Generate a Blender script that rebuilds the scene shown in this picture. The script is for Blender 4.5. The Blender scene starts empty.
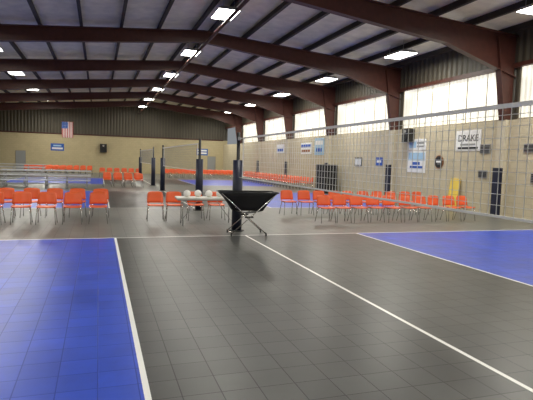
import bpy, bmesh, math, random
from mathutils import Matrix, Vector
random.seed(4)
sc = bpy.context.scene
try:
    sc.view_settings.view_transform = 'Standard'
except Exception: pass

# ---------------------------------------------------------------- materials
def nt(name):
    m = bpy.data.materials.new(name); m.use_nodes = True
    t = m.node_tree; b = t.nodes['Principled BSDF']
    return m, t, b
def mat(name, col, rough=0.6, metal=0.0, noise=0.0, nscale=6.0, bump=0.0, spec=0.5):
    m, t, b = nt(name)
    b.inputs['Roughness'].default_value = rough
    b.inputs['Metallic'].default_value = metal
    b.inputs['Specular IOR Level'].default_value = spec
    c = (col[0], col[1], col[2], 1)
    b.inputs['Base Color'].default_value = c
    if noise > 0 or bump > 0:
        tc = t.nodes.new('ShaderNodeTexCoord')
        n = t.nodes.new('ShaderNodeTexNoise'); n.inputs['Scale'].default_value = nscale
        n.inputs['Detail'].default_value = 4
        t.links.new(tc.outputs['Object'], n.inputs['Vector'])
        if noise > 0:
            r = t.nodes.new('ShaderNodeValToRGB')
            r.color_ramp.elements[0].position = .3; r.color_ramp.elements[1].position = .7
            r.color_ramp.elements[0].color = (col[0]*(1-noise), col[1]*(1-noise), col[2]*(1-noise), 1)
            r.color_ramp.elements[1].color = (min(1, col[0]*(1+noise)), min(1, col[1]*(1+noise)), min(1, col[2]*(1+noise)), 1)
            t.links.new(n.outputs['Fac'], r.inputs['Fac'])
            t.links.new(r.outputs['Color'], b.inputs['Base Color'])
        if bump > 0:
            bp = t.nodes.new('ShaderNodeBump'); bp.inputs['Strength'].default_value = bump
            bp.inputs['Distance'].default_value = .02
            t.links.new(n.outputs['Fac'], bp.inputs['Height'])
            t.links.new(bp.outputs['Normal'], b.inputs['Normal'])
    return m
def tile_mat(name, c, mortar, rough, var=.12, w=.305, h=.305, msz=.006, axes='XY', offset=0.0, spec=.5, wear=.18, bump=.3):
    m, t, b = nt(name)
    tc = t.nodes.new('ShaderNodeTexCoord')
    sp = t.nodes.new('ShaderNodeSeparateXYZ'); cb = t.nodes.new('ShaderNodeCombineXYZ')
    t.links.new(tc.outputs['Object'], sp.inputs[0])
    t.links.new(sp.outputs[axes[0]], cb.inputs[0]); t.links.new(sp.outputs[axes[1]], cb.inputs[1])
    br = t.nodes.new('ShaderNodeTexBrick'); br.offset = offset; br.offset_frequency = 2; br.squash = 1
    t.links.new(cb.outputs[0], br.inputs['Vector'])
    br.inputs['Scale'].default_value = 1
    br.inputs['Brick Width'].default_value = w; br.inputs['Row Height'].default_value = h
    br.inputs['Mortar Size'].default_value = msz; br.inputs['Mortar Smooth'].default_value = .2
    br.inputs['Color1'].default_value = tuple(x*(1-var) for x in c)+(1,)
    br.inputs['Color2'].default_value = tuple(min(1, x*(1+var)) for x in c)+(1,)
    br.inputs['Mortar'].default_value = tuple(mortar)+(1,)
    n = t.nodes.new('ShaderNodeTexNoise'); n.inputs['Scale'].default_value = 1.3; n.inputs['Detail'].default_value = 8
    n.inputs['Roughness'].default_value = .65
    t.links.new(tc.outputs['Object'], n.inputs['Vector'])
    r = t.nodes.new('ShaderNodeMapRange'); r.inputs['From Min'].default_value = .3; r.inputs['From Max'].default_value = .7
    r.inputs['To Min'].default_value = 1-wear; r.inputs['To Max'].default_value = 1+wear
    t.links.new(n.outputs['Fac'], r.inputs['Value'])
    mx = t.nodes.new('ShaderNodeVectorMath'); mx.operation = 'SCALE'
    t.links.new(br.outputs['Color'], mx.inputs[0]); t.links.new(r.outputs[0], mx.inputs['Scale'])
    t.links.new(mx.outputs[0], b.inputs['Base Color'])
    # gloss: tiles satin, joints duller
    r2 = t.nodes.new('ShaderNodeMapRange'); r2.inputs['To Min'].default_value = rough-.06; r2.inputs['To Max'].default_value = rough+.1
    t.links.new(n.outputs['Fac'], r2.inputs['Value']); t.links.new(r2.outputs[0], b.inputs['Roughness'])
    r4 = t.nodes.new('ShaderNodeMapRange'); r4.inputs['To Min'].default_value = spec; r4.inputs['To Max'].default_value = spec*.45
    t.links.new(br.outputs['Fac'], r4.inputs['Value']); t.links.new(r4.outputs[0], b.inputs['Specular IOR Level'])
    bp = t.nodes.new('ShaderNodeBump'); bp.inputs['Strength'].default_value = bump; bp.inputs['Distance'].default_value = .003
    bp.invert = True
    t.links.new(br.outputs['Fac'], bp.inputs['Height']); t.links.new(bp.outputs['Normal'], b.inputs['Normal'])
    return m
def emis(name, col, s):
    m, t, b = nt(name)
    b.inputs['Base Color'].default_value = tuple(col)+(1,)
    b.inputs['Emission Color'].default_value = tuple(col)+(1,)
    b.inputs['Emission Strength'].default_value = s
    return m
def rib_mat(name, col, axis, freq, rough=.6, emit=0.0, depth=.25):
    m, t, b = nt(name)
    tc = t.nodes.new('ShaderNodeTexCoord'); sp = t.nodes.new('ShaderNodeSeparateXYZ')
    t.links.new(tc.outputs['Object'], sp.inputs[0])
    mu = t.nodes.new('ShaderNodeMath'); mu.operation = 'MULTIPLY'; mu.inputs[1].default_value = freq
    t.links.new(sp.outputs[axis], mu.inputs[0])
    si = t.nodes.new('ShaderNodeMath'); si.operation = 'SINE'; t.links.new(mu.outputs[0], si.inputs[0])
    r = t.nodes.new('ShaderNodeMapRange'); r.inputs['From Min'].default_value = -1
    r.inputs['To Min'].default_value = 1-depth; r.inputs['To Max'].default_value = 1
    t.links.new(si.outputs[0], r.inputs['Value'])
    vm = t.nodes.new('ShaderNodeVectorMath'); vm.operation = 'SCALE'; vm.inputs[0].default_value = col
    t.links.new(r.outputs[0], vm.inputs['Scale'])
    last = vm
    if emit > 0:   # weathered fibreglass: blotches of dirt
        n = t.nodes.new('ShaderNodeTexNoise'); n.inputs['Scale'].default_value = 1.1; n.inputs['Detail'].default_value = 5
        t.links.new(tc.outputs['Object'], n.inputs['Vector'])
        r3 = t.nodes.new('ShaderNodeMapRange'); r3.inputs['From Min'].default_value = .35; r3.inputs['From Max'].default_value = .65
        r3.inputs['To Min'].default_value = .68; r3.inputs['To Max'].default_value = 1.0
        t.links.new(n.outputs['Fac'], r3.inputs['Value'])
        v2 = t.nodes.new('ShaderNodeVectorMath'); v2.operation = 'SCALE'
        t.links.new(vm.outputs[0], v2.inputs[0]); t.links.new(r3.outputs[0], v2.inputs['Scale']); last = v2
    t.links.new(last.outputs[0], b.inputs['Base Color'])
    b.inputs['Roughness'].default_value = rough
    if emit > 0:
        t.links.new(last.outputs[0], b.inputs['Emission Color']); b.inputs['Emission Strength'].default_value = emit
    else:
        bp = t.nodes.new('ShaderNodeBump'); bp.inputs['Strength'].default_value = .6; bp.inputs['Distance'].default_value = .03
        t.links.new(si.outputs[0], bp.inputs['Height']); t.links.new(bp.outputs['Normal'], b.inputs['Normal'])
    return m

M = {}
M['blue'] = tile_mat('court_blue_tile', (.030, .082, .56), (.018, .050, .36), .33, var=.09, msz=.005, wear=.2)
M['dark'] = tile_mat('court_charcoal_tile', (.050, .051, .048), (.024, .024, .023), .34, var=.14, msz=.005, wear=.28)
M['grey_sheen'] = tile_mat('court_tile_sheen_grey', (.165, .165, .148), (.11, .11, .10), .36, var=.08, msz=.005)  # lighter than the charcoal tile: glancing floor reflection painted into the colour
M['line'] = mat('court_line_paint', (.9, .9, .87), .42)
M['block'] = tile_mat('beige_block', (.58, .51, .36), (.49, .43, .30), .75, var=.03, w=.4, h=.2, msz=.008, axes='YZ', offset=.5, wear=.06)
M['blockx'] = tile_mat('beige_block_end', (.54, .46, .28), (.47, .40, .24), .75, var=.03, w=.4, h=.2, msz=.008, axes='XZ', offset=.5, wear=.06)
M['pil'] = mat('pilaster_paint', (.62, .56, .42), .7, noise=.05)
M['siding'] = rib_mat('metal_siding_end', (.10, .086, .060), 'X', 20.0, .55, depth=.3)
M['sidingy'] = rib_mat('metal_siding_side', (.09, .078, .056), 'Y', 20.0, .55, depth=.3)
M['insul'] = mat('roof_insulation', (.82, .78, .64), .5, noise=.12, nscale=2.2, bump=.6)
M['red'] = mat('red_oxide_steel', (.075, .021, .014), .5, noise=.15)
M['purlin'] = mat('purlin_steel', (.025, .018, .015), .6, noise=.1)
M['pane'] = rib_mat('translucent_panel', (1.0, .96, .82), 'Y', 30.0, .5, emit=1.2, depth=.3)
M['wframe'] = mat('window_frame_paint', (.35, .30, .22), .5)
M['orange'] = mat('orange_plastic', (.86, .14, .035), .36)
M['chrome'] = mat('chrome_tube', (.65, .65, .66), .22, 1.0)
M['alu'] = mat('aluminium_plank', (.66, .67, .68), .38, .25, noise=.06)
M['navy'] = mat('navy_vinyl', (.012, .016, .04), .42)
M['black'] = mat('black_fabric', (.012, .012, .014), .7)
M['blackp'] = mat('black_plastic', (.015, .015, .016), .4)
M['white'] = mat('white_paint', (.86, .86, .85), .5)
M['ttop'] = mat('table_top_laminate', (.72, .70, .64), .4, noise=.03)
M['ball'] = mat('white_leather', (.85, .84, .8), .4)
M['cord'] = mat('net_cord', (.78, .78, .76), .7)
M['cordg'] = mat('net_cord_dark', (.30, .30, .29), .7)
M['tape'] = mat('net_tape', (.92, .92, .90), .6)
M['ired'] = mat('flag_red', (.5, .03, .04), .7)
M['iblue'] = mat('sign_blue', (.02, .10, .45), .6)
M['lblue'] = mat('sign_light_blue', (.38, .58, .76), .6)
M['grn'] = mat('sign_grey', (.30, .31, .31), .6)
M['yel'] = mat('yellow_vinyl', (.85, .62, .09), .5)
M['wood'] = mat('sign_wood', (.3, .12, .04), .6)
M['lamp'] = emis('lamp_diffuser', (1.0, .99, .93), 16.0)
M['galv'] = mat('galvanized', (.4, .4, .4), .45, .5)

# ---------------------------------------------------------------- mesh builder
class MB:
    def __init__(s): s.bm = bmesh.new(); s.m = []; s.T = Matrix.Identity(4)
    def mi(s, k):
        if k not in s.m: s.m.append(k)
        return s.m.index(k)
    def v(s, p): return s.bm.verts.new(s.T @ Vector(p))
    def f(s, vs, k, sm=False):
        try:
            f = s.bm.faces.new(vs); f.material_index = s.mi(k); f.smooth = sm; return f
        except ValueError: return None
    def hexa(s, p, k):
        v = [s.v(q) for q in p]
        for q in ((3,2,1,0),(4,5,6,7),(0,1,5,4),(1,2,6,5),(2,3,7,6),(3,0,4,7)): s.f([v[i] for i in q], k)
    def box(s, x0, x1, y0, y1, z0, z1, k):
        s.hexa([(x0,y0,z0),(x1,y0,z0),(x1,y1,z0),(x0,y1,z0),(x0,y0,z1),(x1,y0,z1),(x1,y1,z1),(x0,y1,z1)], k)
    def tube(s, pts, r, k, n=8, r2=None):
        pts = [Vector(p) for p in pts]; rings = []
        for i, p in enumerate(pts):
            d = (pts[min(i+1, len(pts)-1)]-pts[max(i-1, 0)]).normalized()
            a = d.cross(Vector((0,0,1)) if abs(d.z) < .9 else Vector((1,0,0))).normalized(); b = d.cross(a)
            rr = r if r2 is None else r+(r2-r)*i/(len(pts)-1)
            rings.append([s.v(p+(a*math.cos(t)+b*math.sin(t))*rr) for t in [2*math.pi*j/n for j in range(n)]])
        for i in range(len(rings)-1):
            for j in range(n):
                s.f([rings[i][j], rings[i][(j+1)%n], rings[i+1][(j+1)%n], rings[i+1][j]], k, True)
        s.f(rings[0][::-1], k); s.f(rings[-1], k)
    def surf(s, fn, nu, nv, th, k):
        def P(u, v): return Vector(fn(u, v))
        A = []; B = []
        for i in range(nu+1):
            ra = []; rb = []
            for j in range(nv+1):
                u = i/nu; v = j/nv; e = 1e-3
                n = (P(min(u+e,1), v)-P(max(u-e,0), v)).cross(P(u, min(v+e,1))-P(u, max(v-e,0))).normalized()
                p = P(u, v); ra.append(s.v(p+n*th/2)); rb.append(s.v(p-n*th/2))
            A.append(ra); B.append(rb)
        for i in range(nu):
            for j in range(nv):
                s.f([A[i][j], A[i+1][j], A[i+1][j+1], A[i][j+1]], k, True)
                s.f([B[i][j], B[i][j+1], B[i+1][j+1], B[i+1][j]], k, True)
        for i in range(nu):
            s.f([A[i][0], B[i][0], B[i+1][0], A[i+1][0]], k); s.f([A[i][nv], A[i+1][nv], B[i+1][nv], B[i][nv]], k)
        for j in range(nv):
            s.f([A[0][j], A[0][j+1], B[0][j+1], B[0][j]], k); s.f([A[nu][j], B[nu][j], B[nu][j+1], A[nu][j+1]], k)
    def obj(s, name, loc=(0,0,0), rz=0, parent=None):
        me = bpy.data.meshes.new(name); s.bm.normal_update(); s.bm.to_mesh(me); s.bm.free()
        for k in s.m: me.materials.append(M[k])
        o = bpy.data.objects.new(name, me); sc.collection.objects.link(o)
        o.location = loc; o.rotation_euler = (0,0,rz)
        if parent: o.parent = parent
        return o
def inst(src, name, loc, rz=0):
    o = bpy.data.objects.new(name, src.data); sc.collection.objects.link(o); o.location = loc; o.rotation_euler = (0,0,rz); return o

# ---------------------------------------------------------------- layout constants
XL, XR, YF, YB = -15.0, 13.75, -10.8, 57.1
RX, RZ, SL = 4.2, 7.45, .08
def roof(x): return RZ-SL*abs(x-RX)
XC = 3.36
courts = [(2.5, 11.5), (18.2, 27.2), (33.8, 42.8)]
bays = [14.4+7.15*i for i in range(-3, 6)]

# floor
def zone(x, y):
    dx = abs(x-XC)
    for a, b in courts:
        if a <= y <= b and dx <= 9.025:
            if y < a+.05 or y > b-.05: return 'line'
            if dx < .025 or abs(dx-3) < .026 or dx > 8.975: return 'line'
            return 'dark' if dx < 3 else 'blue'
    return 'grey_sheen'
xs = [XL, XR+.3, XC-.025, XC+.025]
for d in (3, 9):
    for sgn in (-1, 1): xs += [XC+sgn*d-.025, XC+sgn*d+.025]
ys = [YF, YB]
for a, b in courts: ys += [a, a+.05, b-.05, b]
xs.sort(); ys.sort()
mb = MB()
V = [[mb.v((x, y, 0)) for y in ys] for x in xs]
for i in range(len(xs)-1):
    for j in range(len(ys)-1):
        mb.f([V[i][j], V[i+1][j], V[i+1][j+1], V[i][j+1]], zone((xs[i]+xs[i+1])/2, (ys[j]+ys[j+1])/2))
mb.obj('floor')

# ceiling (two slopes)
mb = MB()
for a, b in ((XL-.3, RX), (RX, XR+.6)):
    za, zb = roof(a), roof(b)
    mb.hexa([(a,YF-.3,za),(b,YF-.3,zb),(b,YB+.3,zb),(a,YB+.3,za),(a,YF-.3,za+.15),(b,YF-.3,zb+.15),(b,YB+.3,zb+.15),(a,YB+.3,za+.15)], 'insul')
mb.obj('ceiling')
# purlins
mb = MB()
x = RX-.35
px = []
while x > XL: px.append(x); x -= 1.5
x = RX+.35
while x < XR+.1: px.append(x); x += 1.5
for x in px:
    z = roof(x)
    mb.box(x-.015, x+.015, YF, YB, z-.2, z+.01, 'purlin')
    mb.box(x-.06, x+.06, YF, YB, z-.215, z-.195, 'purlin')
mb.obj('roof_purlins')

# steel frames
def depth(x):
    st = [(-15, 1.3), (-11.5, .7), (RX, .48), (11.0, .76), (14.1, 1.45)]
    for (a, da), (b, db) in zip(st, st[1:]):
        if a <= x <= b: return da+(db-da)*(x-a)/(b-a)
    return 1.1
def frame(mb):
    st = [-14.9, -11.5, -4, RX, 11.0, 12.6, 14.0]
    for a, b in zip(st, st[1:]):
        ta, tb = roof(a)-.21, roof(b)-.21; ba, bb = ta-depth(a), tb-depth(b)
        for (y0, y1, la, ha, lb, hb) in ((-.02, .02, ba, ta, bb, tb), (-.13, .13, ta-.03, ta, tb-.03, tb), (-.13, .13, ba-.015, ba+.015, bb-.015, bb+.015)):
            mb.hexa([(a,y0,la),(b,y0,lb),(b,y1,lb),(a,y1,la),(a,y0,ha),(b,y0,hb),(b,y1,hb),(a,y1,ha)], 'red')
    for sgn, xw, zb in ((1, 14.0, 3.5), (-1, -14.95, 0)):
        zt = roof(xw)-.3
        xb, xt = xw-sgn*.38, xw-sgn*.85
        for (y0, y1, o0, o1) in ((-.02,.02,0,None), (-.13,.13,None,.04)):
            if o1 is None:
                mb.hexa([(xb,y0,zb),(xw,y0,zb),(xw,y1,zb),(xb,y1,zb),(xt,y0,zt),(xw,y0,zt),(xw,y1,zt),(xt,y1,zt)], 'red')
            else:
                e = sgn*.03
                mb.hexa([(xb-e,y0,zb),(xb,y0,zb),(xb,y1,zb),(xb-e,y1,zb),(xt-e,y0,zt),(xt,y0,zt),(xt,y1,zt),(xt-e,y1,zt)], 'red')
mb = MB(); frame(mb); fr = mb.obj('steel_roof_frame', (0, bays[0], 0))
for y in bays[1:]: inst(fr, 'steel_roof_frame', (0, y, 0))

# walls
mb = MB()
mb.box(XR, XR+.5, YF, YB, 0, 3.5, 'block')
for y in bays:
    mb.box(XR-.14, XR, y-.2, y+.2, 0, 3.5, 'pil')
    mb.box(XR+.3, XR+.5, y-.25, y+.25, 3.5, 5.5, 'sidingy')
mb.box(XR+.25, XR+.5, YF, YB, 5.45, roof(XR+.4)+.05, 'sidingy')
mb.box(XR+.12, XR+.3, YF, YB, 5.35, 5.5, 'red')
mb.obj('wall_right')
def endwall(name, y0, y1):
    mb = MB()
    mb.box(XL, XR+.5, y0, y1, 0, 4.0, 'blockx')
    for a, b in ((XL, RX), (RX, XR+.5)):
        mb.hexa([(a,y0,4),(b,y0,4),(b,y1,4),(a,y1,4),(a,y0,roof(a)),(b,y0,roof(b)),(b,y1,roof(b)),(a,y1,roof(a))], 'siding')
    mb.box(XL, XR, min(y0,y1)-.05 if y0 > 0 else y1, y0 if y0 > 0 else y1+.05, 3.95, 4.07, 'red')
    mb.obj(name)
endwall('wall_back', YB, YB+.3)
endwall('wall_front', YF-.3, YF)
mb = MB(); mb.box(XL-.3, XL, YF-.3, YB+.3, 0, 4.0, 'block'); mb.box(XL-.3, XL, YF-.3, YB+.3, 4.0, roof(XL), 'sidingy'); mb.obj('wall_left')

# windows (translucent ribbed panels)
for i in range(len(bays)-1):
    a, b = bays[i]+.25, bays[i+1]-.25
    mb = MB()
    L = b-a
    mb.box(XR+.36, XR+.38, -L/2, L/2, 3.5, 5.47, 'pane')
    mb.box(XR+.30, XR+.40, -L/2, L/2, 3.5, 3.58, 'wframe')
    for k in range(7):
        y = -L/2+L*k/6
        mb.box(XR+.345, XR+.36, y-.015, y+.015, 3.5, 5.47, 'wframe')
    mb.obj('window_%d' % (i+1), (0, (a+b)/2, 0))

# column pads
mb = MB()
mb.box(-.07, 0, -.2, .2, .08, 1.8, 'navy'); mb.box(-.085, -.07, -.17, .17, .12, 1.76, 'navy')
pad = mb.obj('column_pad', (XR-.14, bays[0], 0))
for y in bays[1:]: inst(pad, 'column_pad', (XR-.14, y, 0))

# ---------------------------------------------------------------- lights
def lamp_mesh(mb, drop):
    mb.hexa([(-.40,-.68,0),(.40,-.68,0),(.40,.68,0),(-.40,.68,0),(-.28,-.6,.12),(.28,-.6,.12),(.28,.6,.12),(-.28,.6,.12)], 'galv')
    mb.box(-.37, .37, -.65, .65, -.012, -.001, 'lamp')
    for x in (-.2, .2):
        for y in (-.5, .5): mb.tube([(x,y,.11),(x,y,drop)], .008, 'galv', 6)
for X, z, dy in ((4.3, 7.0, 0), (11.9, 6.35, .4), (-4.5, 6.4, 0)):
    drop = roof(X)-z+.03
    first = None
    for y in [b+3.6+dy for b in bays[:-1]]+[bays[-1]+3.2]:
        if y > YB-1: continue
        if first is None:
            mb = MB(); lamp_mesh(mb, drop); first = o = mb.obj('high_bay_light', (X, y, z))
        else: o = inst(first, 'high_bay_light', (X, y, z))
        ld = bpy.data.lights.new('lamp_light', 'AREA'); ld.shape = 'RECTANGLE'; ld.size = .72; ld.size_y = 1.28
        ld.energy = 160; ld.color = (1, .97, .86)
        lo = bpy.data.objects.new('lamp_light', ld); sc.collection.objects.link(lo); lo.parent = o; lo.location = (0, 0, -.03)

# pipe
mb = MB(); mb.tube([(0, YF+.05, 0), (0, YB-.05, 0)], .06, 'red', 10)
for y in bays: mb.tube([(0, y, .05), (0, y, .2)], .012, 'red', 6)
mb.obj('sprinkler_pipe', (4.2, 0, 6.58))

# ---------------------------------------------------------------- chairs
def chair(mb, x, y, rz):
    mb.T = Matrix.Translation((x, y, 0)) @ Matrix.Rotation(rz, 4, 'Z')
    def seat(u, v):
        X = (u-.5)*.46; Y = (v-.5)*.42
        w = 1-.12*max(0, v-.6)
        return (X*w, Y, .455+.05*(abs(u-.5)*2)**4*.4-.03*max(0, .25-v)*4*.5-.012*math.sin(math.pi*v))
    def back(u, v):
        X = (u-.5)*.46; rt = 1-.10*v**3
        return (X*rt, .205+.07*v-.04*(abs(u-.5)*2)**2, .50+.32*v-.025*v*(abs(u-.5)*2)**6)
    mb.surf(seat, 6, 5, .012, 'orange'); mb.surf(back, 6, 5, .012, 'orange')
    for s in (-1, 1):
        mb.tube([(s*.235,-.22,0),(s*.21,-.17,.40),(s*.20,-.12,.435),(s*.19,.17,.435),(s*.175,.215,.52),(s*.17,.25,.74)], .011, 'chrome', 6)
        mb.tube([(s*.235,.26,0),(s*.20,.13,.425)], .011, 'chrome', 6)
    mb.tube([(-.20,-.12,.43),(.20,-.12,.43)], .009, 'chrome', 6)
    mb.tube([(-.19,.14,.43),(.19,.14,.43)], .009, 'chrome', 6)
    mb.T = Matrix.Identity(4)
mb = MB(); chair(mb, 0, 0, 0); c0 = mb.obj('stacking_chair', (0.0, 14.1, 0))
near = []
for i in range(1, 7): near.append((-.63*i, 14.1))
for i in range(8): near.append((.05-.63*i, 15.6))
for x in (1.55, 2.1): near.append((x, 14.55))
for x in (2.75, 3.35): near.append((x, 14.65))
for i in range(10): near.append((6.5+.58*i, 13.7))
for i in range(10): near.append((6.15+.58*i, 15.8))
for x, y in near:
    inst(c0, 'stacking_chair', (x+random.uniform(-.02,.02), y+random.uniform(-.05,.05), 0), random.uniform(-.08,.08))
def row(pts, rz):
    mb = MB()
    for x, y in pts: chair(mb, x, y, rz+random.uniform(-.05,.05))
    mb.obj('chair_row')
row([(12.9, 29.8+.62*i) for i in range(26)], -math.pi/2)
row([(12.1, 30.2+.62*i) for i in range(24)], -math.pi/2)
row([(5.8+.6*i, 45.2) for i in range(11)], 0)
row([(5.8+.6*i, 46.4) for i in range(11)], 0)
row([(.5+.6*i, 30.6) for i in range(4)], 0)
row([(.5+.6*i, 31.8) for i in range(4)], 0)
row([(.3+.6*i, 44.6) for i in range(6)], 0)
for k in range(3): row([(-6.2+.6*i, 50.0+1.1*k) for i in range(10)], 0)

# ---------------------------------------------------------------- bleachers
def bleacher(x0, x1, y0):
    mb = MB(); L = x1-x0
    for k in range(3):
        y = k*.62; z = .42+.24*k
        mb.box(0, L, y, y+.26, z, z+.06, 'alu')
        mb.box(0, L, y+.3, y+.56, z-.2+.02, z-.2+.06, 'alu')
    n = 5
    for i in range(n):
        x = .2+(L-.4)*i/(n-1)
        for k in range(3):
            y = k*.62+.13; mb.box(x-.025, x+.025, y-.025, y+.025, 0, .42+.24*k, 'galv')
        mb.hexa([(x-.02,.05,.03),(x+.02,.05,.03),(x+.02,1.6,.03),(x-.02,1.6,.03),(x-.02,.05,.08),(x+.02,.05,.08),(x+.02,1.6,.08),(x-.02,1.6,.08)], 'galv')
        mb.tube([(x,.1,.06),(x,1.4,.86)], .018, 'galv', 6)
    mb.obj('bleacher', (x0, y0, 0))
bleacher(-4.9, -.4, 28.6); bleacher(-9.8, -5.2, 28.6); bleacher(-9.0, -4.2, 44.5)

# ---------------------------------------------------------------- nets and posts
def post(y, sgn):
    mb = MB()
    mb.tube([(0,0,0),(0,0,2.5)], .045, 'blackp', 12)
    mb.tube([(0,0,.02),(0,0,1.8)], .13, 'navy', 12)
    mb.tube([(0,0,0),(0,0,.02)], .2, 'blackp', 16)
    mb.box(-.03, .03, min(0, sgn*.13), max(0, sgn*.13), 2.3, 2.38, 'galv')
    return mb.obj('volleyball_post', (XC, y, 0))
def net(y0, y1, r, ck):
    mb = MB(); zt, zb = 2.36, 1.37
    n = int(round((y1-y0)/.1))
    for i in range(n+1):
        y = y0+(y1-y0)*i/n; mb.box(-r, r, y-r, y+r, zb, zt, ck)
    for k in range(1, 10):
        z = zb+(zt-zb)*k/10; mb.box(-r, r, y0, y1, z-r, z+r, ck)
    mb.box(-.006, .006, y0, y1, zt-.04, zt, 'tape')
    mb.box(-.006, .006, y0, y1, zb-.012, zb+.012, 'tape')
    for y in (y0, y1): mb.box(-.007, .007, y-.02, y+.02, zb, zt, 'tape')
    ya, yb = y0-.31, y1+.31
    for z in (zt-.02, zb):
        mb.tube([(0, ya, z), (0, y0, z)], .006, 'tape', 6); mb.tube([(0, y1, z), (0, yb, z)], .006, 'tape', 6)
    mb.obj('volleyball_net', (XC, 0, 0))
for a, b in courts:
    post(a-.8, 1); post(b+.8, -1); net(a-.35, b+.35, .0026 if a < 5 else .0022, 'cord' if a < 5 else 'cordg')

# ---------------------------------------------------------------- scorer table, balls, cart
mb = MB()
mb.box(-.85, .85, -.36, .36, .71, .75, 'ttop'); mb.box(-.83, .83, -.34, .34, .68, .71, 'galv')
for s in (-1, 1):
    for t in (-1, 1): mb.tube([(s*.68, t*.28, 0), (s*.68, t*.24, .68)], .014, 'galv', 8)
    mb.tube([(s*.68,-.27,.12),(s*.68,.27,.12)], .01, 'galv', 6)
    mb.tube([(s*.68,0,.12),(s*.25,0,.68)], .009, 'galv', 6)
table = mb.obj('folding_table', (2.85, 13.6, 0), -.05)
def ballmesh(mb, r):
    n = 9
    for ax in range(3):
        for sg in (-1, 1):
            G = []
            for i in range(n+1):
                rr = []
                for j in range(n+1):
                    a = math.tan((i/n*2-1)*math.pi/4); b = math.tan((j/n*2-1)*math.pi/4)
                    p = [0,0,0]; p[ax] = sg; p[(ax+1)%3] = a; p[(ax+2)%3] = b*sg
                    seam = (i in (0,3,6,n)) or (j in (0,n))
                    rr.append(mb.v(Vector(p).normalized()*r*(.975 if seam else 1)))
                G.append(rr)
            for i in range(n):
                for j in range(n): mb.f([G[i][j],G[i+1][j],G[i+1][j+1],G[i][j+1]], 'ball', True)
mb = MB(); ballmesh(mb, .098); b0 = mb.obj('volleyball', (2.30, 13.62, .849))
for x, y in ((2.62, 13.72), (2.90, 13.58), (3.22, 13.66), (3.48, 13.55)):
    o = inst(b0, 'volleyball', (x, y, .849), random.random()*3)

mb = MB()
W, Dp = .70, .32
rim = [(-W,-Dp,1.04),(W,-Dp,1.04),(W,Dp,1.04),(-W,Dp,1.04)]
for i in range(4): mb.tube([rim[i], rim[(i+1)%4]], .016, 'blackp', 8)
# fabric hopper (open top)
def wall_s(p0, p1, q0, q1):
    P0, P1, Q0, Q1 = map(Vector, (p0, p1, q0, q1))
    def fn(u, v):
        a = P0.lerp(P1, u); b = Q0.lerp(Q1, u); p = a.lerp(b, v)
        return (p.x*(1-.06*math.sin(math.pi*v)), p.y, p.z)
    mb.surf(fn, 6, 5, .006, 'black')
bot = [(-.36,-.17,.60),(.36,-.17,.60),(.36,.17,.60),(-.36,.17,.60)]
for i in range(4): wall_s(rim[i], rim[(i+1)%4], bot[i], bot[(i+1)%4])
mb.surf(lambda u, v: (-.36+.72*u, -.17+.34*v, .60-.06*math.sin(math.pi*u)), 6, 4, .006, 'black')
for t in (-1, 1):
    for s in (-1, 1):
        mb.tube([(s*.66, t*Dp, 1.02), (-s*.42, t*(Dp+.01), .06)], .012, 'chrome', 8)
    mb.tube([(-.1, t*Dp, .46), (.1, t*Dp, .46)], .02, 'blackp', 8)
for s in (-1, 1):
    mb.tube([(s*.42,-Dp,.08),(s*.42,Dp,.08)], .011, 'chrome', 8)
    for t in (-1, 1): mb.tube([(s*.42-.012, t*Dp, .045),(s*.42+.012, t*Dp, .045)], .045, 'blackp', 12)
cart = mb.obj('ball_cart', (3.42, 11.6, 0), -.1)

# ---------------------------------------------------------------- speakers, signs
def speaker(name, loc, w, d, h, cones):
    mb = MB()
    mb.box(-d/2, d/2, -w/2, w/2, 0, h, 'blackp')
    mb.box(-d/2-.01, -d/2, -w/2+.03, w/2-.03, .03, h-.03, 'black')
    for cz, r in cones:
        mb.tube([(-d/2-.03,0,cz),(-d/2-.01,0,cz)], r, 'black', 24); mb.tube([(-d/2-.035,0,cz),(-d/2-.03,0,cz)], r*.35, 'blackp', 16)
    mb.obj(name, loc)
speaker('speaker_cabinet', (12.95, 27.3, 0), 1.3, .8, 1.7, ((.42, .3), (1.1, .3), (1.5, .12)))
mb = MB()
mb.box(-.35, -.02, -.26, .26, 0, .62, 'blackp'); mb.tube([(-.38,0,.24),(-.35,0,.24)], .17, 'black', 20); mb.tube([(-.38,0,.5),(-.35,0,.5)], .07, 'galv', 16)
mb.box(-.02, .0, -.08, .08, .05, .5, 'galv')
mb.obj('wall_speaker', (XR-.003, 20.0, 2.85))

def sign(name, y, z, w, h, base, gfx=(), text=None, tcol='black', border=None):
    mb = MB()
    mb.box(-.02, 0, -w/2, w/2, -h/2, h/2, border or base)
    mb.box(-.024, -.02, -w/2+.03, w/2-.03, -h/2+.03, h/2-.03, base)
    for (a, b, c, d, k) in gfx:   # fractions: left,right (viewer), bottom, top
        mb.box(-.028, -.024, w/2-b*w, w/2-a*w, -h/2+c*h, -h/2+d*h, k)
    o = mb.obj(name, (XR-.003, y, z))
    if text:
        for t, tz, ts in text:
            cu = bpy.data.curves.new('lettering', 'FONT'); cu.body = t; cu.size = ts; cu.align_x = 'CENTER'; cu.extrude = .002
            cu.materials.append(M[tcol]); to = bpy.data.objects.new('lettering', cu); sc.collection.objects.link(to)
            to.parent = o
            to.matrix_local = Matrix(((0,0,-1,-.03),(-1,0,0,0),(0,1,0,tz),(0,0,0,1)))
    return o
sign('wall_sign', 16.2, 2.83, 1.4, .82, 'white', ((.1,.9,.1,.2,'black'),(.2,.8,.27,.36,'grn')), (('DRAKE', -.02, .36),))
sign('team_banner', 19.5, 1.98, 1.35, 1.0, 'white', ((.05,.95,.55,.9,'lblue'),(.15,.85,.2,.3,'iblue'),(.3,.7,.35,.48,'iblue')))
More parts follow.
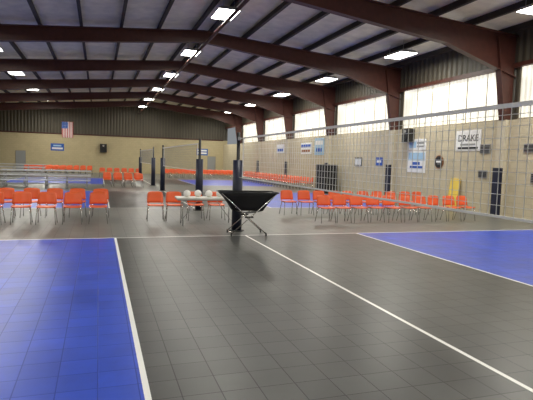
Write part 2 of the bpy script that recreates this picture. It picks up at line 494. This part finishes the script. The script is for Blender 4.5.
sign('wall_sign', 19.5, 2.75, 1.3, .5, 'white', ((.05,.45,.2,.8,'lblue'),(.5,.92,.55,.7,'grn'),(.5,.92,.25,.4,'grn')))
sign('safety_sign', 22.7, 1.95, .62, .42, 'iblue', ((.15,.85,.35,.65,'white'),))
sign('notice_board', 24.9, 1.9, .8, .5, 'grn', ((.1,.45,.2,.8,'white'),(.55,.9,.2,.8,'white')), border='black')
sign('sponsor_banner', 32.4, 2.75, 1.9, .8, 'white', ((.05,.95,.6,.85,'iblue'),(.1,.9,.2,.4,'wood')))
sign('sponsor_banner', 30.2, 2.85, 1.5, 1.1, 'lblue', ((.1,.9,.6,.85,'white'),(.2,.8,.2,.4,'iblue')))
sign('sponsor_banner', 37.6, 2.8, 1.7, .7, 'white', ((.1,.9,.2,.5,'iblue'),))
# round plaque
mb = MB(); mb.tube([(-.03,0,0),(0,0,0)], .28, 'wood', 28); mb.tube([(-.035,0,0),(-.03,0,0)], .25, 'black', 28)
mb.box(-.04, -.035, -.16, .16, -.03, .05, 'white'); mb.box(-.04, -.035, -.1, .1, -.1, -.07, 'grn')
mb.obj('round_plaque', (XR-.003, 17.9, 1.98))
# louvre vents
def vent(y, z, w=.5, h=.35):
    mb = MB(); mb.box(-.03, 0, -w/2, w/2, -h/2, h/2, 'galv')
    for k in range(5):
        zz = -h/2+.04+k*(h-.08)/4.6; mb.box(-.045, -.03, -w/2+.03, w/2-.03, zz, zz+.03, 'blackp')
    mb.obj('wall_vent', (XR-.003, y, z))
vent(15.25, 2.5); vent(13.15, 2.5, .6, .3); vent(12.85, 1.5, .45, .35)
vent(15.3, 1.55, .45, .3)
# yellow mat leaning on the wall
mb = MB()
mb.T = Matrix.Rotation(math.radians(8), 4, 'Y')
mb.box(-.05, -.002, -.28, .28, 0, .66, 'yel'); mb.box(-.05, -.002, -.28, .28, .67, 1.32, 'yel')
mb.box(-.045, -.006, -.27, .27, .65, .68, 'wood')
mb.T = Matrix.Identity(4)
mb.obj('folding_mat', (XR-.19, 16.75, .01))

# back wall things
mb = MB()
w, h = 1.1, 1.65
for i in range(13):
    a = -w/2+w*i/13; mb.box(a, a+w/13, -.02, 0, -h/2, h/2, 'ired' if i % 2 == 0 else 'white')
mb.box(-w/2-.002, -w/2+w*7/13, -.03, -.02, h/2-h*.42, h/2+.002, 'iblue')
for i in range(4):
    for j in range(4): mb.box(-w/2+.07+i*.14, -w/2+.11+i*.14, -.034, -.03, h/2-.1-j*.16, h/2-.06-j*.16, 'white')
mb.tube([(-w/2-.1,-.02,h/2+.02),(w/2+.1,-.02,h/2+.02)], .02, 'wood', 8)
mb.obj('american_flag', (-3.1, YB-.055, 4.45))
def bsign(name, x, z, w, h, base, gfx):
    mb = MB(); mb.box(-w/2, w/2, -.02, 0, -h/2, h/2, base)
    for a, b, c, d, k in gfx: mb.box(-w/2+a*w, -w/2+b*w, -.025, -.02, -h/2+c*h, -h/2+d*h, k)
    mb.obj(name, (x, YB-.003, z))
bsign('end_wall_banner', -4.1, 2.6, 1.3, .75, 'iblue', ((.1,.9,.2,.45,'white'),(.2,.8,.6,.8,'lblue')))
bsign('end_wall_banner', 11.3, 2.6, 1.3, .75, 'iblue', ((.1,.9,.2,.45,'white'),(.1,.9,.6,.85,'white')))
mb = MB(); mb.box(-.35,.35,-.35,0,0,.9,'blackp'); mb.tube([(0,-.38,.3),(0,-.35,.3)], .24,'black',20); mb.tube([(0,-.38,.7),(0,-.35,.7)], .1,'galv',16)
mb.obj('wall_speaker', (.5, YB-.003, 2.2))
for i, x in enumerate((-7.6, 12.4)):
    mb = MB(); mb.box(-.5,.5,-.04,0,0,2.15,'wframe'); mb.box(-.45,.45,-.06,-.04,.02,2.1,'grn'); mb.tube([(.36,-.1,1),(.36,-.06,1)],.03,'chrome',8)
    mb.obj('door_%d' % (i+1), (x, YB-.003, 0))

# ---------------------------------------------------------------- world & camera
w = bpy.data.worlds.new('world'); sc.world = w; w.use_nodes = True
w.node_tree.nodes['Background'].inputs['Color'].default_value = (.8, .85, .9, 1)
w.node_tree.nodes['Background'].inputs['Strength'].default_value = .3
cd = bpy.data.cameras.new('camera'); cam = bpy.data.objects.new('camera', cd); sc.collection.objects.link(cam)
cd.sensor_width = 36; cd.lens = 36*500/533; cd.clip_end = 300
R = Matrix.Rotation(math.radians(-18.65), 4, 'Z') @ Matrix.Rotation(math.radians(90-4.46), 4, 'X') @ Matrix.Rotation(math.radians(1.72), 4, 'Z')
cam.matrix_world = Matrix.Translation((0, 0, 1.8)) @ R
sc.camera = cam
